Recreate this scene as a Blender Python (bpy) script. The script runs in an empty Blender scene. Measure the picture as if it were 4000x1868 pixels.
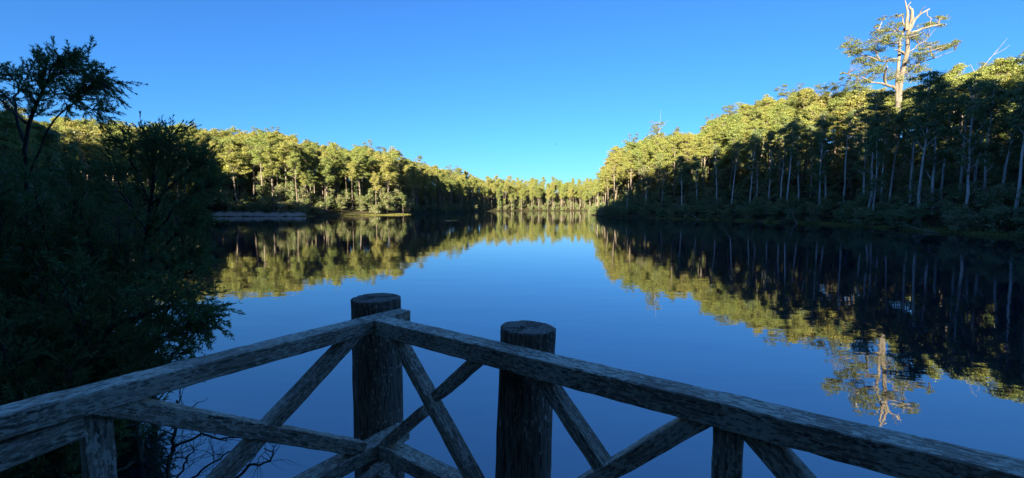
import bpy, math, random
import numpy as np
from mathutils import Matrix, Vector

R = math.radians
rng = np.random.default_rng(7)
random.seed(7)
sc = bpy.context.scene
COL = sc.collection

# ---------------------------------------------------------------- camera
F, CH = 1650.0, 4.5                       # focal length in photo pixels, eye height above the lake
TH = math.atan(122 / F)                   # looking slightly down
cam_d = bpy.data.cameras.new('camera')
cam = bpy.data.objects.new('camera', cam_d); COL.objects.link(cam)
cam.location = (0, 0, CH); cam.rotation_euler = (math.pi / 2 - TH, 0, 0)
cam_d.sensor_width = 36; cam_d.lens = 36 * F / 4000
cam_d.clip_start = 0.05; cam_d.clip_end = 6000
sc.camera = cam

# ---------------------------------------------------------------- sky and sun
SUN_EL, SUN_AZ = R(12.5), R(17)          # low sun behind the viewer, a little to the left
w = bpy.data.worlds.new('World'); sc.world = w; w.use_nodes = True
nt = w.node_tree; nt.nodes.clear()
sky = nt.nodes.new('ShaderNodeTexSky'); sky.sky_type = 'NISHITA'; sky.sun_disc = False
sky.sun_elevation = SUN_EL; sky.sun_rotation = math.pi + SUN_AZ
sky.air_density = 1.0; sky.dust_density = 0.5; sky.ozone_density = 8.5; sky.altitude = 0
bg = nt.nodes.new('ShaderNodeBackground'); bg.inputs[1].default_value = 0.05
wo = nt.nodes.new('ShaderNodeOutputWorld')
nt.links.new(sky.outputs[0], bg.inputs[0]); nt.links.new(bg.outputs[0], wo.inputs[0])
sun_d = bpy.data.lights.new('sun', 'SUN'); sun_d.energy = 5.0; sun_d.angle = R(0.5); sun_d.color = (1.0, 0.87, 0.60)
sun = bpy.data.objects.new('sun', sun_d); COL.objects.link(sun)
sun.rotation_euler = (math.pi / 2 - SUN_EL, 0, -SUN_AZ)
vs = sc.view_settings
vs.view_transform = 'Standard'; vs.look = 'None'; vs.exposure = 2.5; vs.gamma = 1.0
vs.use_curve_mapping = False
sc.cycles.max_bounces = 12; sc.cycles.diffuse_bounces = 6; sc.cycles.glossy_bounces = 3
sc.cycles.transparent_max_bounces = 8; sc.cycles.transmission_bounces = 6

# ---------------------------------------------------------------- helpers
FW = np.array([0, math.cos(TH), -math.sin(TH)]); UP = np.array([0, math.sin(TH), math.cos(TH)])
EYE = np.array([0, 0, CH])
def ray(px, py): return FW + np.array([(px - 2000) / F, 0, 0]) + (934 - py) / F * UP
def P(px, py, D):                      # point seen at photo pixel (px, py), D metres ahead
    d = ray(px, py); return EYE + d * (D / d[1])
def on_z(px, py, z):
    d = ray(px, py); return EYE + d * ((z - CH) / d[2])
def on_plane(px, py, p0, n):
    d = ray(px, py); return EYE + d * (((p0 - EYE) @ n) / (d @ n))
def proj(p):
    v = np.asarray(p) - EYE; z = v @ FW
    return 2000 + F * v[0] / z, 934 - F * (v @ UP) / z
def unit(v): return v / max(np.linalg.norm(v), 1e-9)

class MB:
    """collects quads / triangles and builds one mesh"""
    def __init__(s): s.v = []; s.q = []; s.t = []; s.n = 0
    def add(s, v, q=None, t=None):
        v = np.asarray(v, float).reshape(-1, 3)
        if q is not None and len(q): s.q.append(np.asarray(q, np.int64).reshape(-1, 4) + s.n)
        if t is not None and len(t): s.t.append(np.asarray(t, np.int64).reshape(-1, 3) + s.n)
        s.v.append(v); s.n += len(v)
    def mesh(s, name, mat=None, smooth=False):
        v = np.concatenate(s.v) if s.v else np.zeros((0, 3))
        q = np.concatenate(s.q) if s.q else np.zeros((0, 4), np.int64)
        t = np.concatenate(s.t) if s.t else np.zeros((0, 3), np.int64)
        me = bpy.data.meshes.new(name)
        me.vertices.add(len(v)); me.vertices.foreach_set('co', v.astype(np.float32).ravel())
        idx = np.concatenate([q.ravel(), t.ravel()]).astype(np.int32)
        tot = np.concatenate([np.full(len(q), 4), np.full(len(t), 3)]).astype(np.int32)
        st = np.concatenate([[0], np.cumsum(tot)[:-1]]).astype(np.int32) if len(tot) else np.zeros(0, np.int32)
        me.loops.add(len(idx)); me.loops.foreach_set('vertex_index', idx)
        me.polygons.add(len(tot)); me.polygons.foreach_set('loop_start', st); me.polygons.foreach_set('loop_total', tot)
        me.polygons.foreach_set('use_smooth', np.full(len(tot), bool(smooth)))
        me.update(calc_edges=True)
        if mat: me.materials.append(mat)
        return me

def tube(mb, pts, rad, sides=6, cap=True):
    pts = np.asarray(pts, float); n = len(pts)
    tang = np.gradient(pts, axis=0); tang /= np.maximum(np.linalg.norm(tang, axis=1, keepdims=True), 1e-9)
    ref = np.array([0, 0, 1.0]) if abs(tang[0][2]) < 0.8 else np.array([1.0, 0, 0])
    a = np.cross(tang, ref); a /= np.maximum(np.linalg.norm(a, axis=1, keepdims=True), 1e-9)
    b = np.cross(tang, a)
    ang = np.arange(sides) * 2 * math.pi / sides
    rad = np.broadcast_to(np.asarray(rad, float), (n,))
    ring = pts[:, None] + (a[:, None] * np.cos(ang)[None, :, None] + b[:, None] * np.sin(ang)[None, :, None]) * rad[:, None, None]
    k = np.arange(sides); k2 = (k + 1) % sides
    q = [np.stack([i * sides + k, i * sides + k2, (i + 1) * sides + k2, (i + 1) * sides + k], 1) for i in range(n - 1)]
    v = ring.reshape(-1, 3); t = None
    if cap:
        v = np.concatenate([v, pts[-1:] + tang[-1:] * rad[-1]])
        t = np.stack([(n - 1) * sides + k, (n - 1) * sides + k2, np.full(sides, n * sides)], 1)
    mb.add(v, np.concatenate(q), t)

def blades(mb, p, d, L, W, nrm=None):
    """leaf shaped rhombi: base p, direction d, length L, width W (arrays)"""
    m = len(p)
    d = d / np.maximum(np.linalg.norm(d, axis=1, keepdims=True), 1e-9)
    if nrm is None: nrm = rng.normal(size=(m, 3))
    s = np.cross(d, nrm); s /= np.maximum(np.linalg.norm(s, axis=1, keepdims=True), 1e-9)
    L = np.broadcast_to(L, (m,))[:, None]; W = np.broadcast_to(W, (m,))[:, None]
    mid = p + d * L * 0.45
    v = np.stack([p, mid - s * W / 2, p + d * L, mid + s * W / 2], 1).reshape(-1, 3)
    mb.add(v, np.arange(4 * m).reshape(m, 4))

def smooth_line(pts, n):
    """Catmull-Rom resample"""
    pts = np.asarray(pts, float)
    if len(pts) == 2: return pts[0] + (pts[1] - pts[0]) * np.linspace(0, 1, n)[:, None]
    e = np.concatenate([[2 * pts[0] - pts[1]], pts, [2 * pts[-1] - pts[-2]]])
    out = []
    for t in np.linspace(0, len(pts) - 1, n):
        i = min(int(t), len(pts) - 2); u = t - i
        p0, p1, p2, p3 = e[i:i + 4]
        out.append(0.5 * (2 * p1 + (p2 - p0) * u + (2 * p0 - 5 * p1 + 4 * p2 - p3) * u * u + (3 * p1 - p0 - 3 * p2 + p3) * u ** 3))
    return np.array(out)

def link(name, data, parent=None, mat=None):
    o = bpy.data.objects.new(name, data); COL.objects.link(o)
    if parent is not None: o.parent = parent
    return o
def tag(o, label=None, cat=None, group=None, kind=None):
    if label: o['label'] = label
    if cat: o['category'] = cat
    if group: o['group'] = group
    if kind: o['kind'] = kind
    return o

# ---------------------------------------------------------------- materials
def new_mat(name):
    m = bpy.data.materials.new(name); m.use_nodes = True
    m.node_tree.nodes.clear(); return m, m.node_tree
def nd(t, kind, **kw):
    n = t.nodes.new(kind)
    for k, v in kw.items():
        if k in n.inputs: n.inputs[k].default_value = v
        else: setattr(n, k, v)
    return n
def ramp(t, fac, stops):
    r = t.nodes.new('ShaderNodeValToRGB')
    while len(r.color_ramp.elements) < len(stops): r.color_ramp.elements.new(0.5)
    for e, (p, c) in zip(r.color_ramp.elements, stops): e.position = p; e.color = (*c, 1) if len(c) == 3 else c
    t.links.new(fac, r.inputs[0]); return r

def leaf_mat(name, cols, trans=0.3, gloss=0.0, island=0.35):
    """foliage: hue varies from plant to plant and from leaf to leaf"""
    m, t = new_mat(name)
    oi = nd(t, 'ShaderNodeObjectInfo'); ge = nd(t, 'ShaderNodeNewGeometry')
    mix = nd(t, 'ShaderNodeMath', operation='MULTIPLY_ADD')
    t.links.new(ge.outputs['Random Per Island'], mix.inputs[0]); mix.inputs[1].default_value = island
    mul = nd(t, 'ShaderNodeMath', operation='MULTIPLY'); t.links.new(oi.outputs['Random'], mul.inputs[0]); mul.inputs[1].default_value = 1 - island
    t.links.new(mul.outputs[0], mix.inputs[2])
    r = ramp(t, mix.outputs[0], [(i / (len(cols) - 1), c) for i, c in enumerate(cols)])
    d = nd(t, 'ShaderNodeBsdfDiffuse'); tr = nd(t, 'ShaderNodeBsdfTranslucent'); ms = nd(t, 'ShaderNodeMixShader')
    ms.inputs[0].default_value = trans
    t.links.new(r.outputs[0], d.inputs[0]); t.links.new(r.outputs[0], tr.inputs[0])
    t.links.new(d.outputs[0], ms.inputs[1]); t.links.new(tr.outputs[0], ms.inputs[2])
    out = nd(t, 'ShaderNodeOutputMaterial'); last = ms
    if gloss:
        g = nd(t, 'ShaderNodeBsdfGlossy', Roughness=0.4); m2 = nd(t, 'ShaderNodeMixShader'); m2.inputs[0].default_value = gloss
        t.links.new(ms.outputs[0], m2.inputs[1]); t.links.new(g.outputs[0], m2.inputs[2]); last = m2
    t.links.new(last.outputs[0], out.inputs[0]); return m

def bark_mat(name, c1, c2, c3, scale=1.0, rough=0.9):
    m, t = new_mat(name)
    tc = nd(t, 'ShaderNodeTexCoord'); mp = nd(t, 'ShaderNodeMapping'); mp.inputs['Scale'].default_value = (1, 1, 0.18)
    n = nd(t, 'ShaderNodeTexNoise', Scale=scale, Detail=6.0, Roughness=0.65)
    oi = nd(t, 'ShaderNodeObjectInfo')
    ad = nd(t, 'ShaderNodeVectorMath', operation='ADD')
    t.links.new(tc.outputs['Object'], ad.inputs[0]); t.links.new(oi.outputs['Random'], ad.inputs[1])
    t.links.new(ad.outputs[0], mp.inputs[0]); t.links.new(mp.outputs[0], n.inputs[0])
    r = ramp(t, n.outputs[0], [(0.3, c1), (0.52, c2), (0.72, c3)])
    b = nd(t, 'ShaderNodeBsdfPrincipled', Roughness=rough); b.inputs['Specular IOR Level'].default_value = 0.2
    t.links.new(r.outputs[0], b.inputs['Base Color'])
    bp = nd(t, 'ShaderNodeBump', Strength=0.4, Distance=0.05); t.links.new(n.outputs[0], bp.inputs['Height']); t.links.new(bp.outputs[0], b.inputs['Normal'])
    out = nd(t, 'ShaderNodeOutputMaterial'); t.links.new(b.outputs[0], out.inputs[0]); return m

M = {}
M['karri_leaf'] = leaf_mat('eucalypt_leaf', [(0.155, 0.205, 0.070), (0.225, 0.265, 0.074), (0.275, 0.280, 0.080), (0.300, 0.260, 0.095)], 0.36, 0.02)
M['karri_bark'] = bark_mat('eucalypt_bark', (0.075, 0.056, 0.045), (0.16, 0.132, 0.108), (0.26, 0.228, 0.19), 0.8)
M['shade_lift_bark'] = bark_mat('shade_lift_pale_bark', (0.22, 0.19, 0.165), (0.44, 0.405, 0.37), (0.60, 0.565, 0.52), 1.2)  # eucalypt bark lightened in colour so trunks show in the stand's shade
M['old_bark'] = bark_mat('old_grey_bark', (0.07, 0.058, 0.05), (0.14, 0.122, 0.105), (0.22, 0.20, 0.178), 0.6)
M['dead_wood'] = bark_mat('bleached_wood', (0.09, 0.072, 0.058), (0.18, 0.157, 0.13), (0.25, 0.226, 0.195), 1.2)
M['old_leaf'] = leaf_mat('old_eucalypt_leaf', [(0.115, 0.150, 0.055), (0.165, 0.195, 0.062), (0.205, 0.215, 0.068)], 0.36, 0.02, 0.9)
M['shrub_leaf'] = leaf_mat('shrub_leaf', [(0.100, 0.155, 0.055), (0.150, 0.205, 0.060), (0.200, 0.220, 0.080), (0.230, 0.210, 0.125)], 0.40, 0.07)
M['stand_leaf'] = leaf_mat('shade_lift_eucalypt_leaf', [(0.135, 0.195, 0.080), (0.175, 0.230, 0.088), (0.205, 0.235, 0.095)], 0.42, 0.03)  # eucalypt foliage, its colour set apart to lift the stand's shade
M['near_leaf'] = leaf_mat('feathery_leaf', [(0.115, 0.190, 0.062), (0.155, 0.235, 0.070), (0.190, 0.240, 0.075)], 0.44, 0.03, 0.8)
M['near_bark'] = bark_mat('dark_bark', (0.035, 0.030, 0.028), (0.075, 0.065, 0.058), (0.16, 0.15, 0.14), 9.0)
M['moss_bark'] = bark_mat('mossy_bark', (0.030, 0.030, 0.024), (0.070, 0.075, 0.050), (0.24, 0.29, 0.20), 14.0)
M['reed'] = leaf_mat('reed_blade', [(0.50, 0.42, 0.34), (0.62, 0.53, 0.44), (0.70, 0.62, 0.54)], 0.2, 0, 0.9)
M['grass'] = leaf_mat('bank_grass', [(0.10, 0.13, 0.03), (0.20, 0.20, 0.06), (0.30, 0.27, 0.10)], 0.3, 0, 0.9)

def ground_mat():
    m, t = new_mat('forest_floor')
    tc = nd(t, 'ShaderNodeTexCoord'); n = nd(t, 'ShaderNodeTexNoise', Scale=0.35, Detail=8.0, Roughness=0.7)
    t.links.new(tc.outputs['Object'], n.inputs[0])
    r = ramp(t, n.outputs[0], [(0.3, (0.030, 0.028, 0.018)), (0.5, (0.060, 0.055, 0.030)), (0.7, (0.085, 0.070, 0.045))])
    b = nd(t, 'ShaderNodeBsdfPrincipled', Roughness=1.0); b.inputs['Specular IOR Level'].default_value = 0.0
    t.links.new(r.outputs[0], b.inputs['Base Color'])
    bp = nd(t, 'ShaderNodeBump', Strength=0.6, Distance=0.3); t.links.new(n.outputs[0], bp.inputs['Height']); t.links.new(bp.outputs[0], b.inputs['Normal'])
    t.links.new(b.outputs[0], nd(t, 'ShaderNodeOutputMaterial').inputs[0]); return m
M['ground'] = ground_mat()

def water_mat():
    m, t = new_mat('lake_water')
    tc = nd(t, 'ShaderNodeTexCoord')
    mp = nd(t, 'ShaderNodeMapping'); mp.inputs['Scale'].default_value = (0.22, 0.5, 1)
    n1 = nd(t, 'ShaderNodeTexNoise', Scale=1.0, Detail=3.0, Roughness=0.5)
    mp2 = nd(t, 'ShaderNodeMapping'); mp2.inputs['Scale'].default_value = (1.6, 3.0, 1)
    n2 = nd(t, 'ShaderNodeTexNoise', Scale=1.0, Detail=2.0, Roughness=0.5)
    for a, b in ((tc.outputs['Object'], mp.inputs[0]), (mp.outputs[0], n1.inputs[0]), (tc.outputs['Object'], mp2.inputs[0]), (mp2.outputs[0], n2.inputs[0])): t.links.new(a, b)
    b1 = nd(t, 'ShaderNodeBump', Strength=1.0, Distance=0.009); t.links.new(n1.outputs[0], b1.inputs['Height'])
    b2 = nd(t, 'ShaderNodeBump', Strength=1.0, Distance=0.0012); t.links.new(n2.outputs[0], b2.inputs['Height']); t.links.new(b1.outputs[0], b2.inputs['Normal'])
    # two small breeze patches far out on the lake
    prev = b2
    for cx_, cy_, sx_, sy_ in ((-21.5, 150, 4.5, 7.0), (-19, 470, 13, 30), (2, 120, 5, 2)):
        mq = nd(t, 'ShaderNodeMapping'); mq.vector_type = 'TEXTURE'; mq.inputs['Location'].default_value = (cx_, cy_, 0); mq.inputs['Scale'].default_value = (sx_, sy_, 1)
        t.links.new(tc.outputs['Object'], mq.inputs[0])
        ln = nd(t, 'ShaderNodeVectorMath', operation='LENGTH'); t.links.new(mq.outputs[0], ln.inputs[0])
        mr = nd(t, 'ShaderNodeMapRange'); mr.inputs['From Min'].default_value = 1.0; mr.inputs['From Max'].default_value = 0.5; t.links.new(ln.outputs['Value'], mr.inputs['Value'])
        mm = nd(t, 'ShaderNodeMath', operation='MULTIPLY'); t.links.new(mr.outputs[0], mm.inputs[0]); t.links.new(n2.outputs[0], mm.inputs[1])
        b3 = nd(t, 'ShaderNodeBump', Strength=1.0, Distance=0.03 if cy_ > 130 else 0.006); t.links.new(mm.outputs[0], b3.inputs['Height']); t.links.new(prev.outputs[0], b3.inputs['Normal']); prev = b3
    b2 = prev
    b = nd(t, 'ShaderNodeBsdfPrincipled', Roughness=0.0, IOR=3.5)
    b.inputs['Base Color'].default_value = (0.001, 0.007, 0.024, 1)
    t.links.new(b2.outputs[0], b.inputs['Normal'])
    t.links.new(b.outputs[0], nd(t, 'ShaderNodeOutputMaterial').inputs[0]); return m
M['water'] = water_mat()

def timber_mat(name, base, lichen=0.5, round_=False):
    """weathered timber, grain along local X"""
    m, t = new_mat(name)
    tc = nd(t, 'ShaderNodeTexCoord'); oi = nd(t, 'ShaderNodeObjectInfo')
    off = nd(t, 'ShaderNodeVectorMath', operation='ADD'); sc_ = nd(t, 'ShaderNodeVectorMath', operation='SCALE')
    sc_.inputs['Scale'].default_value = 37.0
    cx = nd(t, 'ShaderNodeCombineXYZ'); t.links.new(oi.outputs['Random'], cx.inputs[0]); t.links.new(oi.outputs['Random'], cx.inputs[1])
    t.links.new(cx.outputs[0], sc_.inputs[0]); t.links.new(tc.outputs['Object'], off.inputs[0]); t.links.new(sc_.outputs[0], off.inputs[1])
    mp = nd(t, 'ShaderNodeMapping'); mp.inputs['Scale'].default_value = (9, 130, 130); t.links.new(off.outputs[0], mp.inputs[0])
    g = nd(t, 'ShaderNodeTexNoise', Scale=1.0, Detail=6.0, Roughness=0.7); t.links.new(mp.outputs[0], g.inputs[0])
    mp2 = nd(t, 'ShaderNodeMapping'); mp2.inputs['Scale'].default_value = (38, 95, 95); t.links.new(off.outputs[0], mp2.inputs[0])
    l = nd(t, 'ShaderNodeTexNoise', Scale=1.0, Detail=5.0, Roughness=0.7); t.links.new(mp2.outputs[0], l.inputs[0])
    big = nd(t, 'ShaderNodeTexNoise', Scale=4.0, Detail=2.0); t.links.new(off.outputs[0], big.inputs[0])
    c = [tuple(x * k for x in base) for k in (0.18, 0.8, 1.5)]
    r = ramp(t, g.outputs[0], [(0.36, c[0]), (0.5, c[1]), (0.68, c[2])])
    sm = nd(t, 'ShaderNodeMath', operation='MULTIPLY_ADD'); t.links.new(big.outputs[0], sm.inputs[0]); sm.inputs[1].default_value = 0.35; t.links.new(l.outputs[0], sm.inputs[2])
    lr = ramp(t, sm.outputs[0], [(0.78 - 0.18 * lichen, (0, 0, 0)), (0.84 - 0.18 * lichen, (1, 1, 1))])
    mx = nd(t, 'ShaderNodeMix', data_type='RGBA'); t.links.new(lr.outputs[0], mx.inputs[0])
    t.links.new(r.outputs[0], mx.inputs[6]); mx.inputs[7].default_value = (0.82, 0.70, 0.54, 1)
    b = nd(t, 'ShaderNodeBsdfPrincipled', Roughness=0.85); b.inputs['Specular IOR Level'].default_value = 0.25
    t.links.new(mx.outputs[2], b.inputs['Base Color'])
    hs = nd(t, 'ShaderNodeMath', operation='MULTIPLY_ADD'); t.links.new(lr.outputs[0], hs.inputs[0]); hs.inputs[1].default_value = 0.25; t.links.new(g.outputs[0], hs.inputs[2])
    bp = nd(t, 'ShaderNodeBump', Strength=0.9, Distance=0.0018); t.links.new(hs.outputs[0], bp.inputs['Height']); t.links.new(bp.outputs[0], b.inputs['Normal'])
    t.links.new(b.outputs[0], nd(t, 'ShaderNodeOutputMaterial').inputs[0]); return m
M['rail'] = timber_mat('weathered_rail_timber', (0.52, 0.39, 0.29), 0.62)
M['post'] = timber_mat('weathered_post_timber', (0.30, 0.22, 0.165), 0.1)
M['deck'] = timber_mat('deck_timber', (0.10, 0.085, 0.07), 0.0)

# ---------------------------------------------------------------- terrain and lake
LAKE = np.array([(-6.5, -2), (-7.0, 6), (-10, 10), (-15, 14), (-25, 23), (-50, 44), (-95, 85), (-138, 140), (-162, 195), (-154, 216), (-110, 219),
                 (-98, 244), (-78, 262), (-69, 283), (-72, 320), (-76, 380), (-60, 450), (-30, 545), (20, 620), (100, 650), (150, 600), (130, 500),
                 (100, 420), (70, 340), (54, 292), (50, 272), (47, 240), (46, 215), (46.6, 195), (60, 180), (75, 155), (86, 118), (81, 89), (77, 63),
                 (72, 40), (58, 16), (36, 0), (12, -6)], float)
def lake_dist(x, y):
    """distance to the shore, negative in the lake"""
    x = np.asarray(x, float); y = np.asarray(y, float)
    best = np.full(x.shape, 1e9); inside = np.zeros(x.shape, bool)
    for a, b in zip(LAKE, np.roll(LAKE, -1, 0)):
        e = b - a; t = np.clip(((x - a[0]) * e[0] + (y - a[1]) * e[1]) / (e @ e), 0, 1)
        best = np.minimum(best, np.hypot(x - a[0] - t * e[0], y - a[1] - t * e[1]))
        c = ((a[1] > y) != (b[1] > y)) & (x < (b[0] - a[0]) * (y - a[1]) / (b[1] - a[1] + 1e-12) + a[0])
        inside ^= c
    return np.where(inside, -best, best)
#          x     y    slope  top
HILLS = [(115, 110, 0.62, 46), (150, 190, 0.55, 46), (80, 300, 0.34, 40), (-150, 250, 0.42, 48), (-220, 180, 0.42, 48), (-110, 400, 0.38, 46), (0, 720, 0.30, 40), (-130, 600, 0.42, 48), (160, 560, 0.24, 36),
         (-30, -125, 0.95, 82), (-110, 20, 0.45, 45), (110, -40, 0.62, 42)]
def ground_z(x, y):
    x = np.asarray(x, float); y = np.asarray(y, float)
    d = lake_dist(x, y); sw = 0; ss = 0; st = 0
    for hx, hy, s, top in HILLS:
        wgt = 1 / (((x - hx) ** 2 + (y - hy) ** 2) / 1e3 + 1) ** 2
        sw = sw + wgt; ss = ss + wgt * s; st = st + wgt * top
    s, top = ss / sw, st / sw
    dp = np.maximum(d, 0)
    n = np.sin(x * 0.11 + 1.3) * np.cos(y * 0.093) + 0.6 * np.sin(x * 0.27 + y * 0.21)
    h = top * (1 - np.exp(-s * np.maximum(dp - 3, 0) / top)) + 0.45 * (1 - np.exp(-dp / 1.5)) + 0.5 * n * np.clip(dp / 25, 0, 1)
    return np.where(d > 0, h, np.maximum(-1.6, 0.35 * d) - 0.02)

def axis(lo, hi, n, k):
    a, b = math.asinh(lo / k), math.asinh(hi / k); return np.sinh(np.linspace(a, b, n)) * k
gx = axis(-2600, 2600, 300, 30); gy = np.concatenate([axis(-1800, 330, 230, 30), axis(340, 3000, 90, 500)])
GX, GY = np.meshgrid(gx, gy); GZ = ground_z(GX, GY)
nx, ny = len(gx), len(gy)
i, j = np.meshgrid(np.arange(nx - 1), np.arange(ny - 1)); k0 = (j * nx + i).ravel()
mb = MB(); mb.add(np.stack([GX, GY, GZ], -1).reshape(-1, 3), np.stack([k0, k0 + 1, k0 + nx + 1, k0 + nx], 1))
tag(link('ground', mb.mesh('ground', M['ground'], True)), 'forested valley ground rising from the lake shore', kind='structure')
mb = MB(); mb.add([(-220, -30, 0), (220, -30, 0), (220, 700, 0), (-220, 700, 0)], [(0, 1, 2, 3)])
tag(link('water', mb.mesh('water', M['water'])), 'still blue lake mirroring sky and forest', kind='structure')

# ---------------------------------------------------------------- lookout deck and railing
ZR = CH - 0.55
Lc, Ll = on_z(1463, 1250, ZR), on_z(0, 1627, ZR)
dL = unit(Ll - Lc); dR = np.array([-dL[1], dL[0], 0.0]); dR = dR if dR[0] > 0 else -dR
nL = -np.cross(dL, [0, 0, 1.0]); nL = nL if nL @ (EYE - Lc) > 0 else -nL      # towards the viewer
nR = np.cross(dR, [0, 0, 1.0]); nR = nR if nR @ (EYE - Lc) > 0 else -nR
ZV = np.array([0, 0, 1.0])
rail_root = link('lookout_railing', None); rail_root.location = (Lc[0], Lc[1], CH - 1.55)
rail_root.empty_display_size = 0.2
tag(rail_root, 'weathered grey timber lookout railing with cross braces and two round posts', 'railing')

def timber(name, a, b, wdir, wid, thick, mat, parent, seg=None, wob=0.0009, cut=None):
    """squared, chamfered, slightly uneven timber from a to b; wdir = direction of its width"""
    a = np.asarray(a, float); b = np.asarray(b, float); L = np.linalg.norm(b - a); ax = (b - a) / L
    wy = unit(wdir - ax * (wdir @ ax)); wz = np.cross(ax, wy)
    n = seg or max(6, int(L / 0.05)); ch = 0.0035
    hw, ht = wid / 2, thick / 2
    sec = []
    for sy, sz, o in ((1, 1, 0), (-1, 1, 1), (-1, -1, 0), (1, -1, 1)):
        p1, p2 = (sy * hw, sz * (ht - ch)), (sy * (hw - ch), sz * ht)
        sec += [p1, p2] if o == 0 else [p2, p1]
    sec = np.array(sec); m = 8
    xs = np.linspace(0, L, n + 1)
    v = np.zeros((n + 1, m, 3))
    ph = rng.uniform(0, 6, 4)
    for q, x in enumerate(xs):
        jit = rng.normal(0, wob, (m, 2))
        drift = np.array([math.sin(x * 3.1 + ph[0]), math.sin(x * 2.3 + ph[1])]) * wob * 1.2
        v[q, :, 0] = x; v[q, :, 1:] = sec + jit + drift
    v[0, :, 0] += rng.normal(0, 0.002, m); v[-1, :, 0] += rng.normal(0, 0.002, m)
    if cut:                                       # slanted ends: shift along the length across the width
        v[0, :, 0] += v[0, :, 1] * cut[0]; v[-1, :, 0] += v[-1, :, 1] * cut[1]
    k = np.arange(m); k2 = (k + 1) % m
    qd = np.concatenate([np.stack([r_ * m + k, r_ * m + k2, (r_ + 1) * m + k2, (r_ + 1) * m + k], 1) for r_ in range(n)])
    vv = v.reshape(-1, 3); c0 = len(vv); vv = np.concatenate([vv, [v[0].mean(0)], [v[-1].mean(0)]])
    tr = np.concatenate([np.stack([np.full(m, c0), k2, k], 1), np.stack([np.full(m, c0 + 1), n * m + k, n * m + k2], 1)])
    bmx = MB(); bmx.add(vv, qd, tr); o = link(name, bmx.mesh(name, mat))
    mw = Matrix(((ax[0], wy[0], wz[0], a[0]), (ax[1], wy[1], wz[1], a[1]), (ax[2], wy[2], wz[2], a[2]), (0, 0, 0, 1)))
    o.parent = parent
    o.matrix_basis = Matrix.Translation(-parent.location) @ mw
    return o

WL, HL, WR, HR = 0.100, 0.066, 0.090, 0.076      # rail widths and heights
Rend = Lc - dL * 0.23                              # far end of the left rail, past the corner post
# top rails: the near top edge runs through the corner Lc
o = timber('top_rail', Rend - nL * WL / 2 - ZV * HL / 2, Lc + dL * 2.3 - nL * WL / 2 - ZV * HL / 2, nL, WL, HL, M['rail'], rail_root)
Rc = Lc + dR * 0.004
o = timber('top_rail', Rc - nR * WR / 2 - ZV * (HR / 2 + 0.001), Rc + dR * 2.9 - nR * WR / 2 - ZV * (HR / 2 + 0.001), nR, WR, HR, M['rail'], rail_root)
# lower rails
ZM = on_plane(1476, 1738, Lc, nL)[2]
Mc = np.array([Lc[0], Lc[1], ZM])
timber('lower_rail', Mc - dL * 0.21 - nL * WL / 2 - ZV * 0.035, Mc + dL * 2.3 - nL * WL / 2 - ZV * 0.035, nL, WL, 0.066, M['rail'], rail_root)
timber('lower_rail', Mc + dR * 0.004 - nR * WR / 2 - ZV * 0.037, Mc + dR * 2.9 - nR * WR / 2 - ZV * 0.037, nR, WR, 0.07, M['rail'], rail_root)

def brace(p, q, plane, wid, thick, depth=0.05, name='brace', lift=0.0):
    """p, q: points of the brace's near face centre line as the photo shows them, on that run's face"""
    n = nL if plane == 'L' else nR
    base = Lc - n * 0.012 + n * lift
    a, b = on_plane(*p, base, n), on_plane(*q, base, n)
    off = -n * thick / 2
    return timber(name, a + off, b + off, np.cross(n, b - a), wid, thick, M['rail'], rail_root)
brace((360, 1575), (1425, 1760), 'L', 0.062, 0.072, lift=0.004)      # long brace, left run
brace((1440, 1264), (700, 2067), 'L', 0.058, 0.064)                  # its crossing brace
brace((330, 1665), (-260, 1900), 'L', 0.070, 0.066)                  # brace beyond the square post
brace((1500, 1270), (1870, 1960), 'R', 0.042, 0.072, lift=0.004)     # right run, first bay
brace((1690, 1555), (1880, 1385), 'R', 0.048, 0.066)
brace((1645, 1610), (1490, 1745), 'R', 0.048, 0.066)
brace((2060, 1420), (2360, 1870), 'R', 0.046, 0.072)                 # second bay
brace((2240, 1930), (2790, 1610), 'R', 0.054, 0.070, lift=0.004)
brace((2905, 1655), (3200, 2000), 'R', 0.066, 0.066)                 # third bay
brace((1440, 1838), (1660, 2060), 'R', 0.05, 0.06, lift=-0.03)        # tops of the braces under the lower rails
brace((1524, 1828), (1300, 1990), 'L', 0.05, 0.06, lift=-0.05)
# square posts under the top rails
a = on_plane(388, 1640, Lc - nL * 0.02, nL); a[2] = ZR - HL - 0.001
timber('square_post', a - nL * 0.045, np.array([a[0], a[1], CH - 1.6]) - nL * 0.045, dL, 0.068, 0.075, M['rail'], rail_root)
a = on_plane(2840, 1650, Lc - nR * 0.012, nR); a[2] = ZR - HR - 0.002
timber('square_post', a - nR * 0.04, np.array([a[0], a[1], CH - 1.6]) - nR * 0.04, dR, 0.074, 0.08, M['rail'], rail_root)

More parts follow.
